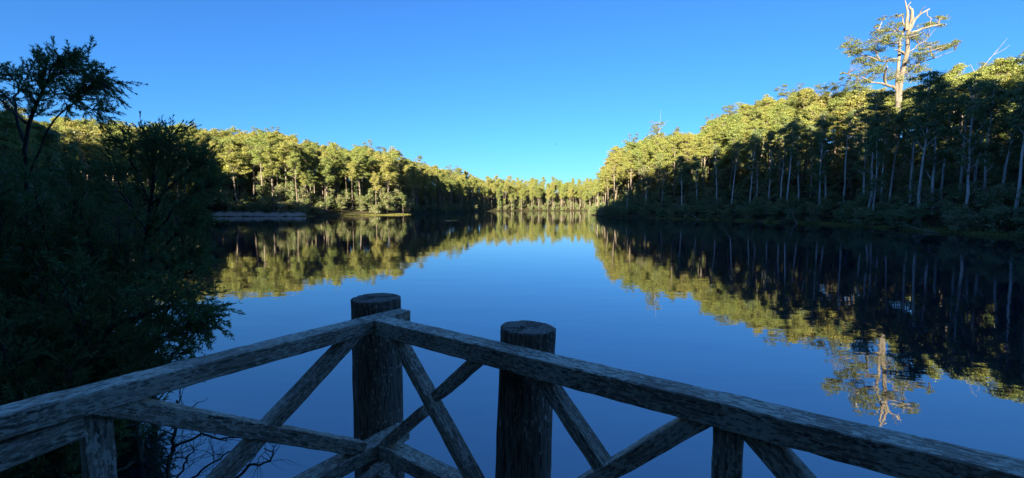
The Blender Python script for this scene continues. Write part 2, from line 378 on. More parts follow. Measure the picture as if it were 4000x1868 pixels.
def round_post(p, top, bottom, rad, lean, seed, label):
    """driven pile: uneven round trunk with a checked, slightly domed top and drying cracks"""
    r_ = np.random.default_rng(seed)
    n = 72; zs = [0, 0.004, 0.012, 0.03, 0.06, 0.1, 0.16, 0.24, 0.34, 0.46, 0.6, 0.8, 1.1, 1.6, 2.4, top - bottom]
    ang = np.arange(n) * 2 * math.pi / n
    cracks = [(r_.uniform(0, 6.28), r_.uniform(0.05, 0.10), r_.uniform(0.3, 0.9)) for _ in range(9)]
    prof = 1 + 0.02 * np.sin(3 * ang + r_.uniform(0, 6)) + 0.012 * np.sin(7 * ang + r_.uniform(0, 6))
    def crk(z):
        c = np.zeros(n)
        for a0, wd, dp in cracks:
            dd = (ang - a0 + 0.12 * math.sin(z * 5 + a0) + math.pi) % (2 * math.pi) - math.pi
            c += dp * np.exp(-(dd / wd) ** 2) * (1 if dp > 0.6 else max(0, 1 - z / 0.5))
        return c
    v = []
    for z in zs:
        rr = rad * prof * (1 + 0.03 * min(z, 2)) - 0.016 * crk(z) + r_.normal(0, 0.0012, n)
        if z == 0: rr = rr - 0.006
        v.append(np.stack([-z + 0 * ang, rr * np.cos(ang), rr * np.sin(ang)], 1))
    rings = [0.85, 0.65, 0.45, 0.28, 0.12]
    star = [r_.uniform(0, 6.28) for _ in range(6)]
    tops = []
    for f_ in rings:
        rr = rad * prof * f_
        dip = np.zeros(n)
        for s_ in star:
            dd = (ang - s_ + math.pi) % (2 * math.pi) - math.pi
            dip += np.exp(-(dd / (0.06 / max(f_, 0.2) + 0.03)) ** 2) * 0.016 * (1.15 - f_)
        tops.append(np.stack([0.002 * (1 - f_) - dip + r_.normal(0, 0.0008, n), rr * np.cos(ang), rr * np.sin(ang)], 1))
    allr = tops[::-1] + v; k = np.arange(n); k2 = (k + 1) % n
    vv = np.concatenate(allr + [np.array([[-0.008, 0, 0]])])
    q = np.concatenate([np.stack([s_ * n + k, s_ * n + k2, (s_ + 1) * n + k2, (s_ + 1) * n + k], 1) for s_ in range(len(allr) - 1)])
    c0 = len(vv) - 1
    bmx = MB(); bmx.add(vv, q, np.stack([np.full(n, c0), k2, k], 1)); o = link('round_post', bmx.mesh('round_post', M['post'], True))
    ax = unit(np.array([lean[0], lean[1], 1.0])); wy = unit(np.cross(ax, [0, 1.0, 0])); wz = np.cross(ax, wy)
    mw = Matrix(((ax[0], wy[0], wz[0], p[0]), (ax[1], wy[1], wz[1], p[1]), (ax[2], wy[2], wz[2], top), (0, 0, 0, 1)))
    o.parent = rail_root; o.matrix_basis = Matrix.Translation(-rail_root.location) @ mw
    o['label'] = label
    return o
rad1 = 0.133
c1 = Lc - nL * (WL + rad1 + 0.003)
for _ in range(60):                        # slide along the rail to the corner
    if proj((c1[0], c1[1], ZR + 0.05))[0] < 1468: c1 = c1 - dL * 0.004
z1 = P(1468, 1162, c1[1])[2]
round_post(c1, z1, -1.6, rad1, (0.0, 0.0), 3, 'round dark corner post with split top')
rad2 = 0.118
t2 = on_plane(2060, 1290, Lc - nR * (WR + rad2 + 0.003), nR)
z2 = P(2060, 1277, t2[1])[2]
round_post(t2, z2, -1.6, rad2, (0.035, 0.02), 11, 'round dark post with star-shaped crack in its top')

# deck boards under the viewer
deck = link('deck', None); deck.location = (0, 0, CH - 1.55); tag(deck, 'timber boards of the lookout platform', kind='structure')
proto = None
for q in range(26):
    a = Lc + dL * (0.02 + q * 0.135) - nL * 0.0 + dR * 0.0; a = np.array([a[0], a[1], CH - 1.57])
    if proto is None:
        proto = timber('plank', a, a + dR * 3.4, dL, 0.125, 0.04, M['deck'], deck, seg=12)
        pm = proto.matrix_basis.copy()
    else:
        o = proto.copy(); COL.objects.link(o); o.matrix_basis = Matrix.Translation(Vector(dL * q * 0.135)) @ pm

# ---------------------------------------------------------------- eucalypts
def clump_leaves(mb, c, r, flat, n, L, W, sun_up=0.3):
    u = rng.normal(size=(n, 3)); u[:, 2] = np.abs(u[:, 2]) * 1.1 - 0.35 * np.abs(rng.normal(size=n)); u /= np.linalg.norm(u, axis=1, keepdims=True)
    rr = r * np.where(rng.random(n) < 0.62, rng.uniform(0.72, 1.12, n), np.where(rng.random(n) < 0.5, rng.uniform(0.25, 0.8, n), rng.uniform(1.05, 1.6, n)))
    p = c + u * rr[:, None] * np.array([1, 1, flat])
    nr = u * np.array([1, 1, 1 / flat]) + rng.normal(0, 0.55, (n, 3)) + np.array([0, 0, sun_up])
    nr /= np.linalg.norm(nr, axis=1, keepdims=True)
    d = np.cross(nr, rng.normal(size=(n, 3)))
    blades(mb, p, d, L * rng.uniform(0.7, 1.3, n), W * rng.uniform(0.7, 1.3, n), nr)

def eucalypt(seed, H, cb, cw, leafL=0.55, leafW=0.30, dens=1.0, nl=11, bushy=1.0, fork=False):
    """tall straight bole, ascending limbs, foliage in separate domed clumps at the branch ends"""
    global rng
    keep = rng; rng = np.random.default_rng(seed)
    wood, leaf = MB(), MB()
    lean = rng.normal(0, 0.02, 2) * H
    tz = np.linspace(-1.5, H * 0.9, 9)
    wig = np.cumsum(rng.normal(0, 0.004 * H, (9, 2)), 0)
    tp = np.stack([lean[0] * (tz / H) ** 1.5 * (tz > 0) + wig[:, 0] * (tz > 3), lean[1] * np.clip(tz / H, 0, 1) ** 1.5 + wig[:, 1] * (tz > 3), tz], 1)
    tp = np.nan_to_num(tp)
    r0 = (0.0115 if leafL > 0.42 else 0.0085) * H + 0.05
    tr = r0 * (1 - 0.78 * np.clip(tz / (H * 0.9), 0, 1)) ; tr[0] *= 1.5; tr[1] *= 1.1
    tube(wood, tp, tr, 8)
    def at(z): return np.array([np.interp(z, tz, tp[:, k]) for k in range(3)]), np.interp(z, tz, tr)
    clumps = []
    for k in range(nl):
        f = (k + rng.uniform(0, 0.8)) / nl
        z = H * (cb + (0.90 - cb) * f * 0.96); p, r = at(z)
        az = k * 2.4 + rng.uniform(-0.5, 0.5)
        prof = math.sin(math.pi * (0.16 + 0.74 * (1 - f) ** 0.8)) if f > 0.2 else 0.75 + f
        ln = cw * 0.5 * max(0.35, prof) * rng.uniform(0.8, 1.25)
        el = R(rng.uniform(28, 55) + 22 * f)
        d = np.array([math.cos(az) * math.cos(el), math.sin(az) * math.cos(el), math.sin(el)])
        p1 = p + d * ln * 0.55 + rng.normal(0, 0.05 * ln, 3)
        p2 = p1 + unit(d + np.array([0, 0, rng.uniform(-0.1, 0.7)])) * ln * 0.6
        lp = smooth_line([p, p1, p2], 6); lr = np.linspace(r * 0.55, r * 0.14, 6)
        tube(wood, lp, lr, 5)
        clumps.append((p2, rng.uniform(1.2, 1.9)))
        for s in range(rng.integers(3, 7)):
            q = rng.uniform(0.4, 0.98); b0 = lp[min(5, int(q * 5))]
            bd = unit(unit(p2 - p) + rng.normal(0, 0.75, 3) + np.array([0, 0, 0.35]))
            bl = ln * rng.uniform(0.22, 0.5); b1 = b0 + bd * bl * 0.6; b2 = b1 + unit(bd + np.array([0, 0, 0.5])) * bl * 0.5
            tube(wood, [b0, b1, b2], [r * 0.22, r * 0.14, r * 0.07], 4)
            clumps.append((b2, rng.uniform(0.9, 1.7)))
            if rng.random() < 0.6: clumps.append((b1 + rng.normal(0, 0.7, 3), rng.uniform(0.7, 1.2)))
    top, _ = at(H * 0.9)
    for s in range(4):
        e = top + np.array([rng.normal(0, cw * 0.1), rng.normal(0, cw * 0.1), rng.uniform(0.03, 0.10) * H])
        tube(wood, [top - np.array([0, 0, 1.0]), (top + e) / 2, e], [tr[-1], tr[-1] * 0.6, 0.04], 4); clumps.append((e, rng.uniform(1.1, 1.8)))
    sc_ = bushy * cw / 11.0
    for c, r in clumps:
        r = r * sc_ * rng.uniform(0.45, 1.0)
        clump_leaves(leaf, c, r, rng.uniform(0.5, 0.72), int(62 * dens * r * r / (leafL * leafW) * 0.16 + 14), leafL, leafW)
    rng = keep
    return wood, leaf

PROTO = []          # (trunk mesh, crown mesh, height, crown width)
for k, (H, cb, cw, bushy) in enumerate([(38, 0.54, 10.5, 1.1), (36, 0.48, 11.5, 1.1), (40, 0.58, 10, 1.1), (33, 0.45, 10.5, 1.15), (36, 0.55, 12, 1.05), (30, 0.42, 10, 1.15)]):
    wd, lf = eucalypt(100 + k, H, cb, cw, 0.46, 0.22, 0.85, 15, bushy)
    PROTO.append((wd.mesh('eucalypt_trunk', M['karri_bark'], True), lf.mesh('eucalypt_crown', M['karri_leaf']), H, cw))
SLIM = []
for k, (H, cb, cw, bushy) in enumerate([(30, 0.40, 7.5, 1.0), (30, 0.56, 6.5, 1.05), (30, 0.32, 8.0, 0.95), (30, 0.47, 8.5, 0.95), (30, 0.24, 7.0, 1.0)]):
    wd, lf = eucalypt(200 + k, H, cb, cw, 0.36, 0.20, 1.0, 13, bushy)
    SLIM.append((wd.mesh('slim_eucalypt_trunk', M['shade_lift_bark'], True), lf.mesh('slim_eucalypt_crown', M['stand_leaf']), H, cw))

AIRY = []
for k, (H, cb, cw) in enumerate([(36, 0.50, 13.0), (36, 0.42, 12.0), (36, 0.56, 14.0)]):
    wd, lf = eucalypt(500 + k, H, cb, cw, 0.42, 0.20, 0.5, 13, 0.72)
    AIRY.append((wd.mesh('airy_eucalypt_trunk', M['karri_bark'], True), lf.mesh('airy_eucalypt_crown', M['old_leaf']), H, cw))
def shrub(seed, leafL=0.3, leafW=0.17, tall=1.0):
    """multi-stemmed rounded bush about 5 m tall"""
    global rng
    keep = rng; rng = np.random.default_rng(seed)
    wood, leaf = MB(), MB()
    for s in range(7):
        az = s * 2.4 + rng.uniform(0, 1); sp = rng.uniform(0.6, 2.1)
        e = np.array([math.cos(az) * sp, math.sin(az) * sp, rng.uniform(2.6, 4.4) * tall])
        m = e * np.array([0.45, 0.45, 0.5]) + rng.normal(0, 0.2, 3)
        tube(wood, smooth_line([(0.1 * math.cos(az), 0.1 * math.sin(az), -0.6), m, e], 6), np.linspace(0.09, 0.025, 6), 5)
        for _ in range(5):
            c = e * rng.uniform(0.55, 1.05) + rng.normal(0, 0.55, 3); c[2] = max(c[2], 0.7)
            r = rng.uniform(0.5, 0.95)
            tube(wood, [e * 0.6 + m * 0.2, (e * 0.8 + c) / 2, c], [0.03, 0.02, 0.01], 3)
            clump_leaves(leaf, c, r, rng.uniform(0.6, 0.85), int(110 * r * r) + 10, leafL, leafW)
    for _ in range(10):
        az = rng.uniform(0, 6.28); sp = rng.uniform(0.8, 2.2)
        c = np.array([math.cos(az) * sp, math.sin(az) * sp, rng.uniform(0.4, 1.4)])
        tube(wood, [(0, 0, 0.2), c * 0.6, c], [0.03, 0.02, 0.01], 3)
        clump_leaves(leaf, c, 0.7, 0.75, 60, leafL, leafW)
    rng = keep
    return wood, leaf
SHRUB = []
for k in range(5):
    wd, lf = shrub(300 + k, tall=[1.0, 1.25, 0.85, 1.1, 1.4][k])
    SHRUB.append((wd.mesh('shrub_stem', M['near_bark'] if k % 2 else M['karri_bark'], True), lf.mesh('shrub_foliage', M['shrub_leaf']), 5.0, 4.5))

ONES = ['first', 'second', 'third', 'fourth', 'fifth', 'sixth', 'seventh', 'eighth', 'ninth', 'tenth', 'eleventh', 'twelfth', 'thirteenth', 'fourteenth', 'fifteenth',
        'sixteenth', 'seventeenth', 'eighteenth', 'nineteenth']
MID = []
for k, (H, cb, cw) in enumerate([(14, 0.28, 6.5), (12, 0.22, 6.0), (16, 0.35, 6.5)]):
    wd, lf = eucalypt(400 + k, H, cb, cw, 0.40, 0.22, 1.0, 12, 1.35)
    MID.append((wd.mesh('small_tree_trunk', M['karri_bark'], True), lf.mesh('small_tree_crown', M['shrub_leaf']), H, cw))
ORD = ONES + [t + '-' + o_ if o_ else e_ for t, e_ in (('twenty', 'twentieth'), ('thirty', 'thirtieth'), ('forty', 'fortieth'), ('fifty', 'fiftieth'), ('sixty', 'sixtieth')) for o_ in [''] + ONES[:9]]
def plant(name, parts, proto, x, y, scale, rz, label, cat, group, zs=1.0, z=None):
    z = float(ground_z(x, y)) if z is None else z
    root = link(name, None); root.location = (x, y, z); root.rotation_euler = (0, 0, rz); root.scale = (scale, scale, scale * zs)
    tag(root, label, cat, group)
    if cat == 'tree':
        wd_ = rng.uniform(0.78, 1.3); root.scale = (scale * wd_, scale * wd_ * rng.uniform(0.85, 1.15), scale * zs)
        root.rotation_euler = (rng.normal(0, 0.03), rng.normal(0, 0.03), rz)
    for pn, me in zip(parts, proto[:2]): link(pn, me, root)
    return root
TP, SP = ('trunk', 'crown'), ('stem', 'foliage')

def shore(px):
    """distance ahead of the right-hand shore along the line of sight at photo column px"""
    r_ = (px - 2000) / F; best = 1e9
    seg = LAKE[28:37]
    for a, b in zip(seg[:-1], seg[1:]):
        den = (b[0] - a[0]) - r_ * (b[1] - a[1])
        if abs(den) < 1e-9: continue
        t = (r_ * a[1] - a[0]) / den
        if -0.02 <= t <= 1.02: best = min(best, a[1] + t * (b[1] - a[1]))
    return best

# the shaded stand along the right-hand shore, tree by tree
STAND = [(2445, 730, 8), (2520, 690, 10), (2583, 660, 14), (2664, 607, 9), (2720, 600, 14), (2797, 560, 13), (2854, 545, 10), (2926, 520, 13), (2951, 500, 17), (3000, 505, 12),
         (3045, 480, 12), (3070, 465, 8), (3116, 462, 12), (3160, 480, 18), (3197, 445, 8), (3222, 432, 12), (3290, 430, 17), (3369, 410, 15), (3388, 352, 7), (3411, 490, 5),
         (3435, 420, 15), (3465, 430, 10), (3551, 320, 13), (3587, 283, 6), (3638, 300, 9), (3668, 345, 14), (3742, 295, 14), (3766, 310, 7), (3795, 330, 17), (3830, 300, 12),
         (3900, 320, 12), (3962, 290, 7), (4040, 270, 9), (4110, 270, 13)]
taken = []
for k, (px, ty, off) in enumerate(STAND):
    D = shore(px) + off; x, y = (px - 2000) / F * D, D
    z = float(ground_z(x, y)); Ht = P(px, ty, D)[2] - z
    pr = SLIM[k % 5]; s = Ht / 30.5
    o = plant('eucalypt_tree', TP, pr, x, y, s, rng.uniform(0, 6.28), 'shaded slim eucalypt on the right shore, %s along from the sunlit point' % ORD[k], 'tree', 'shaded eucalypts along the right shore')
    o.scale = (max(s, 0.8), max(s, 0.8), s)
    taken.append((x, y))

# ---------------------------------------------------------------- the big old tree with the dead top
def Z1(zx, zy): return 3250 + zx * 0.399, zy * 0.399
GD = 138.0
def giant():
    wood, leaf = MB(), MB(); DEAD = []
    def pl(pts, dy=0.0):
        n = len(pts); return np.array([P(*Z1(a, b), GD + dy * q / max(1, n - 1)) for q, (a, b) in enumerate(pts)])
    bx, by = P(3503, 600, GD)[:2]; gz = float(ground_z(bx, by))
    low = P(3507, 420, GD)
    stem = np.array([(bx - 0.3, by, gz - 1), (bx, by, gz + 3), (low[0], by, (gz + low[2]) / 2), low])
    tube(wood, smooth_line(stem, 10), np.linspace(1.25, 0.95, 10), 12)
    px = 0.0334      # metres per zoom pixel
    def limb(mbx, pts, w0, w1, dy=0.0, sides=7, n=12):
        if mbx is None: mbx = MB(); DEAD.append(mbx)
        l = smooth_line(pl(pts, dy), n); l += rng.normal(0, 0.07, l.shape); tube(mbx, l, np.linspace(w0, w1, n) * px / 2, sides); return l
    limb(wood, [(645, 1060), (668, 850), (700, 650), (735, 520), (742, 350), (765, 260)], 44, 30, 0, 10, 14)
    limb(wood, [(640, 1000), (640, 760), (655, 600), (665, 420), (690, 320), (725, 262)], 32, 17, 2, 9, 14)
    limb(None, [(765, 270), (782, 190), (785, 120), (762, 70)], 42, 16)
    limb(None, [(735, 300), (738, 170), (735, 90), (718, 6)], 34, 7)
    limb(None, [(737, 70), (772, 22)], 12, 5)
    limb(None, [(770, 275), (810, 195), (870, 138), (955, 88)], 28, 10, -3)
    limb(None, [(850, 150), (880, 95), (915, 70)], 11, 4, -2)
    limb(None, [(940, 95), (930, 150), (968, 180), (966, 230)], 8, 6, -3)
    limb(None, [(745, 335), (850, 293), (950, 262), (1062, 238)], 26, 9, -4)
    limb(None, [(710, 250), (690, 200), (692, 130)], 14, 6, 2)
    limb(None, [(715, 262), (690, 235), (640, 225)], 12, 5, 2)
    limb(None, [(705, 525), (665, 498), (615, 488)], 26, 9, -4)
    limb(None, [(615, 862), (530, 830), (470, 815), (390, 806)], 28, 12, -6)
    limb(None, [(522, 830), (516, 760), (522, 700), (545, 650)], 26, 12, -6)
    limbs = [[(650, 575), (560, 582), (480, 605), (350, 545), (170, 500), (100, 440)], [(660, 420), (560, 425), (450, 385), (400, 350)], [(690, 310), (600, 300), (450, 300), (410, 260)],
             [(725, 700), (860, 622), (1000, 568), (1200, 492)], [(745, 520), (850, 440), (930, 380), (1010, 285)], [(740, 360), (830, 345), (900, 330)], [(520, 700), (430, 660), (300, 620), (200, 540)],
             [(390, 806), (330, 770), (240, 745), (120, 715)], [(480, 605), (420, 500), (300, 480), (150, 450)], [(1000, 568), (960, 470), (1040, 440), (1120, 455)], [(450, 300), (500, 190)], [(690, 140), (650, 160), (600, 170)],
             [(1040, 245), (1060, 172), (1110, 175)], [(1120, 480), (1210, 415)], [(560, 582), (470, 690), (370, 700)], [(640, 720), (600, 760), (560, 740)]]
    ll = [limb(wood, L_, 15, 4, rng.uniform(-8, 8), 5) for L_ in limbs]
    allp = np.concatenate(ll)
    CL = [(180, 400, 40, 25), (150, 450, 60, 25), (260, 440, 60, 30), (300, 500, 90, 40), (440, 490, 60, 35), (380, 440, 70, 35), (500, 400, 70, 40), (460, 320, 70, 30), (540, 300, 50, 25),
          (620, 250, 60, 30), (580, 360, 70, 35), (600, 420, 60, 35), (680, 380, 50, 40), (650, 160, 40, 18), (500, 190, 35, 15), (440, 255, 30, 18), (840, 345, 90, 40), (880, 250, 60, 25),
          (1000, 240, 70, 20), (1060, 170, 40, 18), (1110, 175, 30, 15), (960, 445, 60, 25), (1100, 460, 90, 30), (920, 540, 70, 25), (830, 560, 70, 35), (790, 610, 60, 40), (880, 490, 40, 15),
          (1210, 415, 40, 18), (420, 590, 60, 30), (250, 620, 60, 30), (300, 590, 70, 30), (200, 540, 60, 25), (430, 650, 60, 30), (490, 690, 50, 30), (370, 700, 60, 35), (260, 740, 60, 30),
          (430, 740, 50, 30), (330, 800, 60, 30), (600, 760, 60, 40), (560, 600, 60, 20), (720, 760, 100, 60), (250, 830, 60, 30), (120, 715, 30, 12), (760, 690, 60, 40), (860, 700, 70, 40)]
    for a, b, rx, ry in CL:
        base = P(*Z1(a, b), GD); nn = allp[np.argmin(np.linalg.norm((allp - base)[:, [0, 2]], axis=1))]
        dep = nn[1] - GD + rng.normal(0, 1.0)
        for s in range(9):
            c = P(*Z1(a + rng.normal(0, rx * 0.75), b + rng.normal(0, ry * 0.65)), GD + dep + rng.normal(0, 1.4)); r_ = rx * px * rng.uniform(0.25, 0.55)
            clump_leaves(leaf, c, r_, min(0.85, ry / rx * 1.3), int(56 * r_ * r_ / 0.09 * 0.16) + 12, 0.36, 0.16, 0.5)
            tube(wood, [nn, (nn + c) / 2 - np.array([0, 0, 0.1 * r_]), c], [0.09, 0.06, 0.03], 3)
    root = link('giant_eucalypt', None); root.location = (bx, by, gz)
    tag(root, 'giant old eucalypt with bleached dead top towering above the right forest', 'tree')
    for nm, b_, mt, sm in [('trunk', wood, M['old_bark'], True)] + [('dead_limb', b_, M['dead_wood'], True) for b_ in DEAD] + [('crown', leaf, M['old_leaf'], False)]:
        b_.v = [v - np.array([bx, by, gz]) for v in b_.v]
        link(nm, b_.mesh(nm, mt, sm), root)
    return bx, by
gxy = giant(); taken.append(gxy)

# ---------------------------------------------------------------- the sunlit forest
def scatter(n, x0, x1, y0, y1, gap, dmin, dmax, ok=None, near=None):
    """random spots at least gap apart and dmin to dmax from the shore, nearest the shore first"""
    X, Y = rng.uniform(x0, x1, n), rng.uniform(y0, y1, n); Dd = lake_dist(X, Y)
    cell = {}; res = []
    def key(x, y): return int(x // gap), int(y // gap)
    for a_ in (near or []): cell.setdefault(key(*a_), []).append(a_)
    for x, y, d in zip(X.tolist(), Y.tolist(), Dd.tolist()):
        if d < dmin or d > dmax or (ok and not ok(x, y)): continue
        cx, cy = key(x, y)
        if any((x - a_) ** 2 + (y - b_) ** 2 < gap * gap for i_ in (-1, 0, 1) for j_ in (-1, 0, 1) for a_, b_ in cell.get((cx + i_, cy + j_), ())): continue
        cell.setdefault((cx, cy), []).append((x, y)); res.append((x, y, d))
    return sorted(res, key=lambda t: t[2])
def in_view(x, y, m=1.25): return y > 20 and abs(x) < y * 2000 / F * m

SKY_X = [0, 466, 730, 900, 1087, 1180, 1350, 1460, 1615, 1786, 1863, 2019, 2298, 2330, 2400, 2540, 2700, 2800, 2950, 3100, 3300, 3500, 3700, 3850, 4000, 4300]
SKY_Y = [450, 488, 508, 522, 526, 550, 586, 581, 617, 674, 695, 701, 701, 690, 585, 545, 525, 455, 410, 350, 362, 338, 300, 250, 212, 190]
def fit(x, y, Ht):
    """keep the canopy to the height the ridge line has in the valley; None where no tree would fit"""
    px = 2000 + F * x / y; top = P(px, float(np.interp(px, SKY_X, SKY_Y)) + (rng.uniform(-22, 0) if rng.random() < 0.15 else rng.uniform(3, 46)), y)[2]
    room = top - float(ground_z(x, y))
    return None if room < 13 else min(Ht, room)
stuff_pts = {'behind': [], 'rest': []}
def forest(pts, quota, label, group, hmin, hmax, front=0, front_label=None):
    """the trees nearest the shore one by one; the rest goes to the wood behind"""
    pts = list(pts); ind, rest = pts[:quota], pts[quota:]
    fr = sorted(ind[:front], key=lambda t: t[0] / t[1]); order = {id(t): q for q, t in enumerate(fr)}
    for t in ind:
        x, y, d = t; pr = PROTO[rng.integers(len(PROTO))]; Ht = fit(x, y, (rng.uniform(hmin, hmax) if rng.random() < 0.7 else rng.uniform(0.6, 0.95) * hmin) * min(1, 0.74 + d / 50))
        if Ht is None: continue
        lab = front_label % ORD[order[id(t)]] if id(t) in order else label
        plant('eucalypt_tree', TP, pr, x, y, Ht / pr[2], rng.uniform(0, 6.28), lab, 'tree', group if id(t) not in order else group + ', front row')
    for x, y, d in rest:
        Ht = fit(x, y, rng.uniform(hmin, hmax))
        if Ht is None: continue
        k = int(rng.integers(len(PROTO))); stuff_pts['rest'].append((x, y, float(ground_z(x, y)), Ht / PROTO[k][2], rng.uniform(0, 6.28), k))

def ok_r(x, y): return in_view(x, y, 1.03) and y > 82 and y < 215 and x > 20
def ok_p(x, y): return in_view(x, y) and y >= 215 and y < 480 and x > 30
def ok_l(x, y): return in_view(x, y, 1.1) and x < -20 and y < 400
def ok_f(x, y): return in_view(x, y, 1.0) and y >= 400
pr_ = scatter(8000, 60, 330, 40, 215, 6.0, 20, 110, ok_r, taken)
forest(pr_, 62, 'sunlit eucalypt standing on the right slope behind the shaded stand', 'sunlit eucalypts on the right slope', 25, 33)
pp_ = scatter(9000, 40, 320, 215, 480, 6.0, 3.0, 120, ok_p, taken)
forest(pp_, 54, 'sunlit eucalypt on the far right point behind its shore trees', 'sunlit eucalypts on the right point', 33, 43, 14, 'sunlit shore eucalypt on the far right point, %s of the row from the water gap')
pl_ = scatter(20000, -420, -60, 90, 400, 6.3, 7, 190, ok_l)
forest(pl_, 96, 'sunlit eucalypt on the left hillside behind its front row', 'sunlit eucalypts on the left hillside', 31, 44, 22, 'pale-trunked eucalypt in front of the left hillside, %s along from the reed bed')
pf_ = scatter(12000, -330, 420, 400, 900, 7.5, 4, 150, ok_f)
forest(pf_, 40, 'distant eucalypt in the low forest closing the far end of the lake', 'eucalypts at the far end of the lake', 30, 38)

# open-crowned trees that break the ridge line
EMR = [(2368, 640, 292), (2420, 575, 288), (2470, 540, 285), (2562, 478, 236), (2640, 500, 245), (2760, 462, 225), (2850, 405, 215), (2930, 395, 205), (3040, 352, 195), (3115, 352, 185), (3185, 335, 178), (3262, 318, 172), (3335, 335, 168),
       (3690, 285, 150), (3790, 262, 142), (3880, 248, 138), (3985, 205, 132)]
EML = [(480, 468, 330), (640, 482, 335), (760, 490, 330), (880, 505, 335), (1010, 500, 340), (1075, 505, 345), (1160, 530, 345), (1300, 558, 350), (1440, 558, 360), (1500, 572, 370), (1640, 612, 420), (1760, 655, 460)]
for lst, lab, grp in ((EMR, 'open-crowned eucalypt breaking the right ridge line, %s from the far point', 'open-crowned trees on the right ridge'), (EML, 'open-crowned eucalypt on the left skyline, %s from the picture edge', 'open-crowned trees on the left skyline')):
    for q, (px_, ty_, D_) in enumerate(lst):
        x, y = (px_ - 2000) / F * D_, float(D_); z = float(ground_z(x, y)); Ht = P(px_, ty_, D_)[2] - z
        plant('eucalypt_tree', TP, AIRY[q % 3], x, y, max(0.6, Ht / 36.5), rng.uniform(0, 6.28), lab % ORD[q], 'tree', grp, zs=1.0)

# shrubs and small trees at the water's edge
def shrubs(pts, label, group, smin, smax):
    pts = sorted(pts, key=lambda t: t[0] / t[1])
    for q, (x, y, d) in enumerate(pts):
        small = '%s' in label and smax > 2 and q % 2 == 0
        plant('small_tree' if small else 'shore_shrub', TP if small else SP, MID[rng.integers(3)] if small else SHRUB[rng.integers(5)], x, y, rng.uniform(0.6, 1.05) if small else rng.uniform(0.6, 0.75) * smax, rng.uniform(0, 6.28), label % (('small tree', ORD[q]) if small else ('shrub', ORD[q])) if label.count('%s') == 2 else (label % ORD[q] if '%s' in label else label), 'tree' if small else 'shrub', group)
s1 = scatter(900, -160, -66, 190, 320, 4.6, 3.5, 12, ok_l)[:36]
shrubs(s1, 'green shore %s below the left hillside, %s of the fringe from the reed bed', 'shore shrubs below the left hillside', 1.0, 2.3)
s2 = scatter(3000, 40, 110, 45, 205, 3.6, 0.4, 9, lambda x, y: in_view(x, y, 1.05) and y < 210 and x > 20)[:60]
shrubs(s2, 'dark shrub in the shaded thicket lining the right shore, %s along from the sunlit point', 'dark shrubs lining the right shore', 0.55, 1.25)
s3 = scatter(1500, 40, 90, 205, 330, 3.8, 0.5, 7, ok_p)[:26]
shrubs(s3, 'pale sunlit shrub at the water edge of the far right point, %s from the gap', 'sunlit shrubs on the right point', 0.7, 1.4)
s4 = scatter(2500, -110, 170, 320, 690, 8, 1, 10, ok_f)[:40]
shrubs(s4, 'small distant shrub on the far shore of the lake', 'distant shrubs on the far shore', 1.0, 1.8)

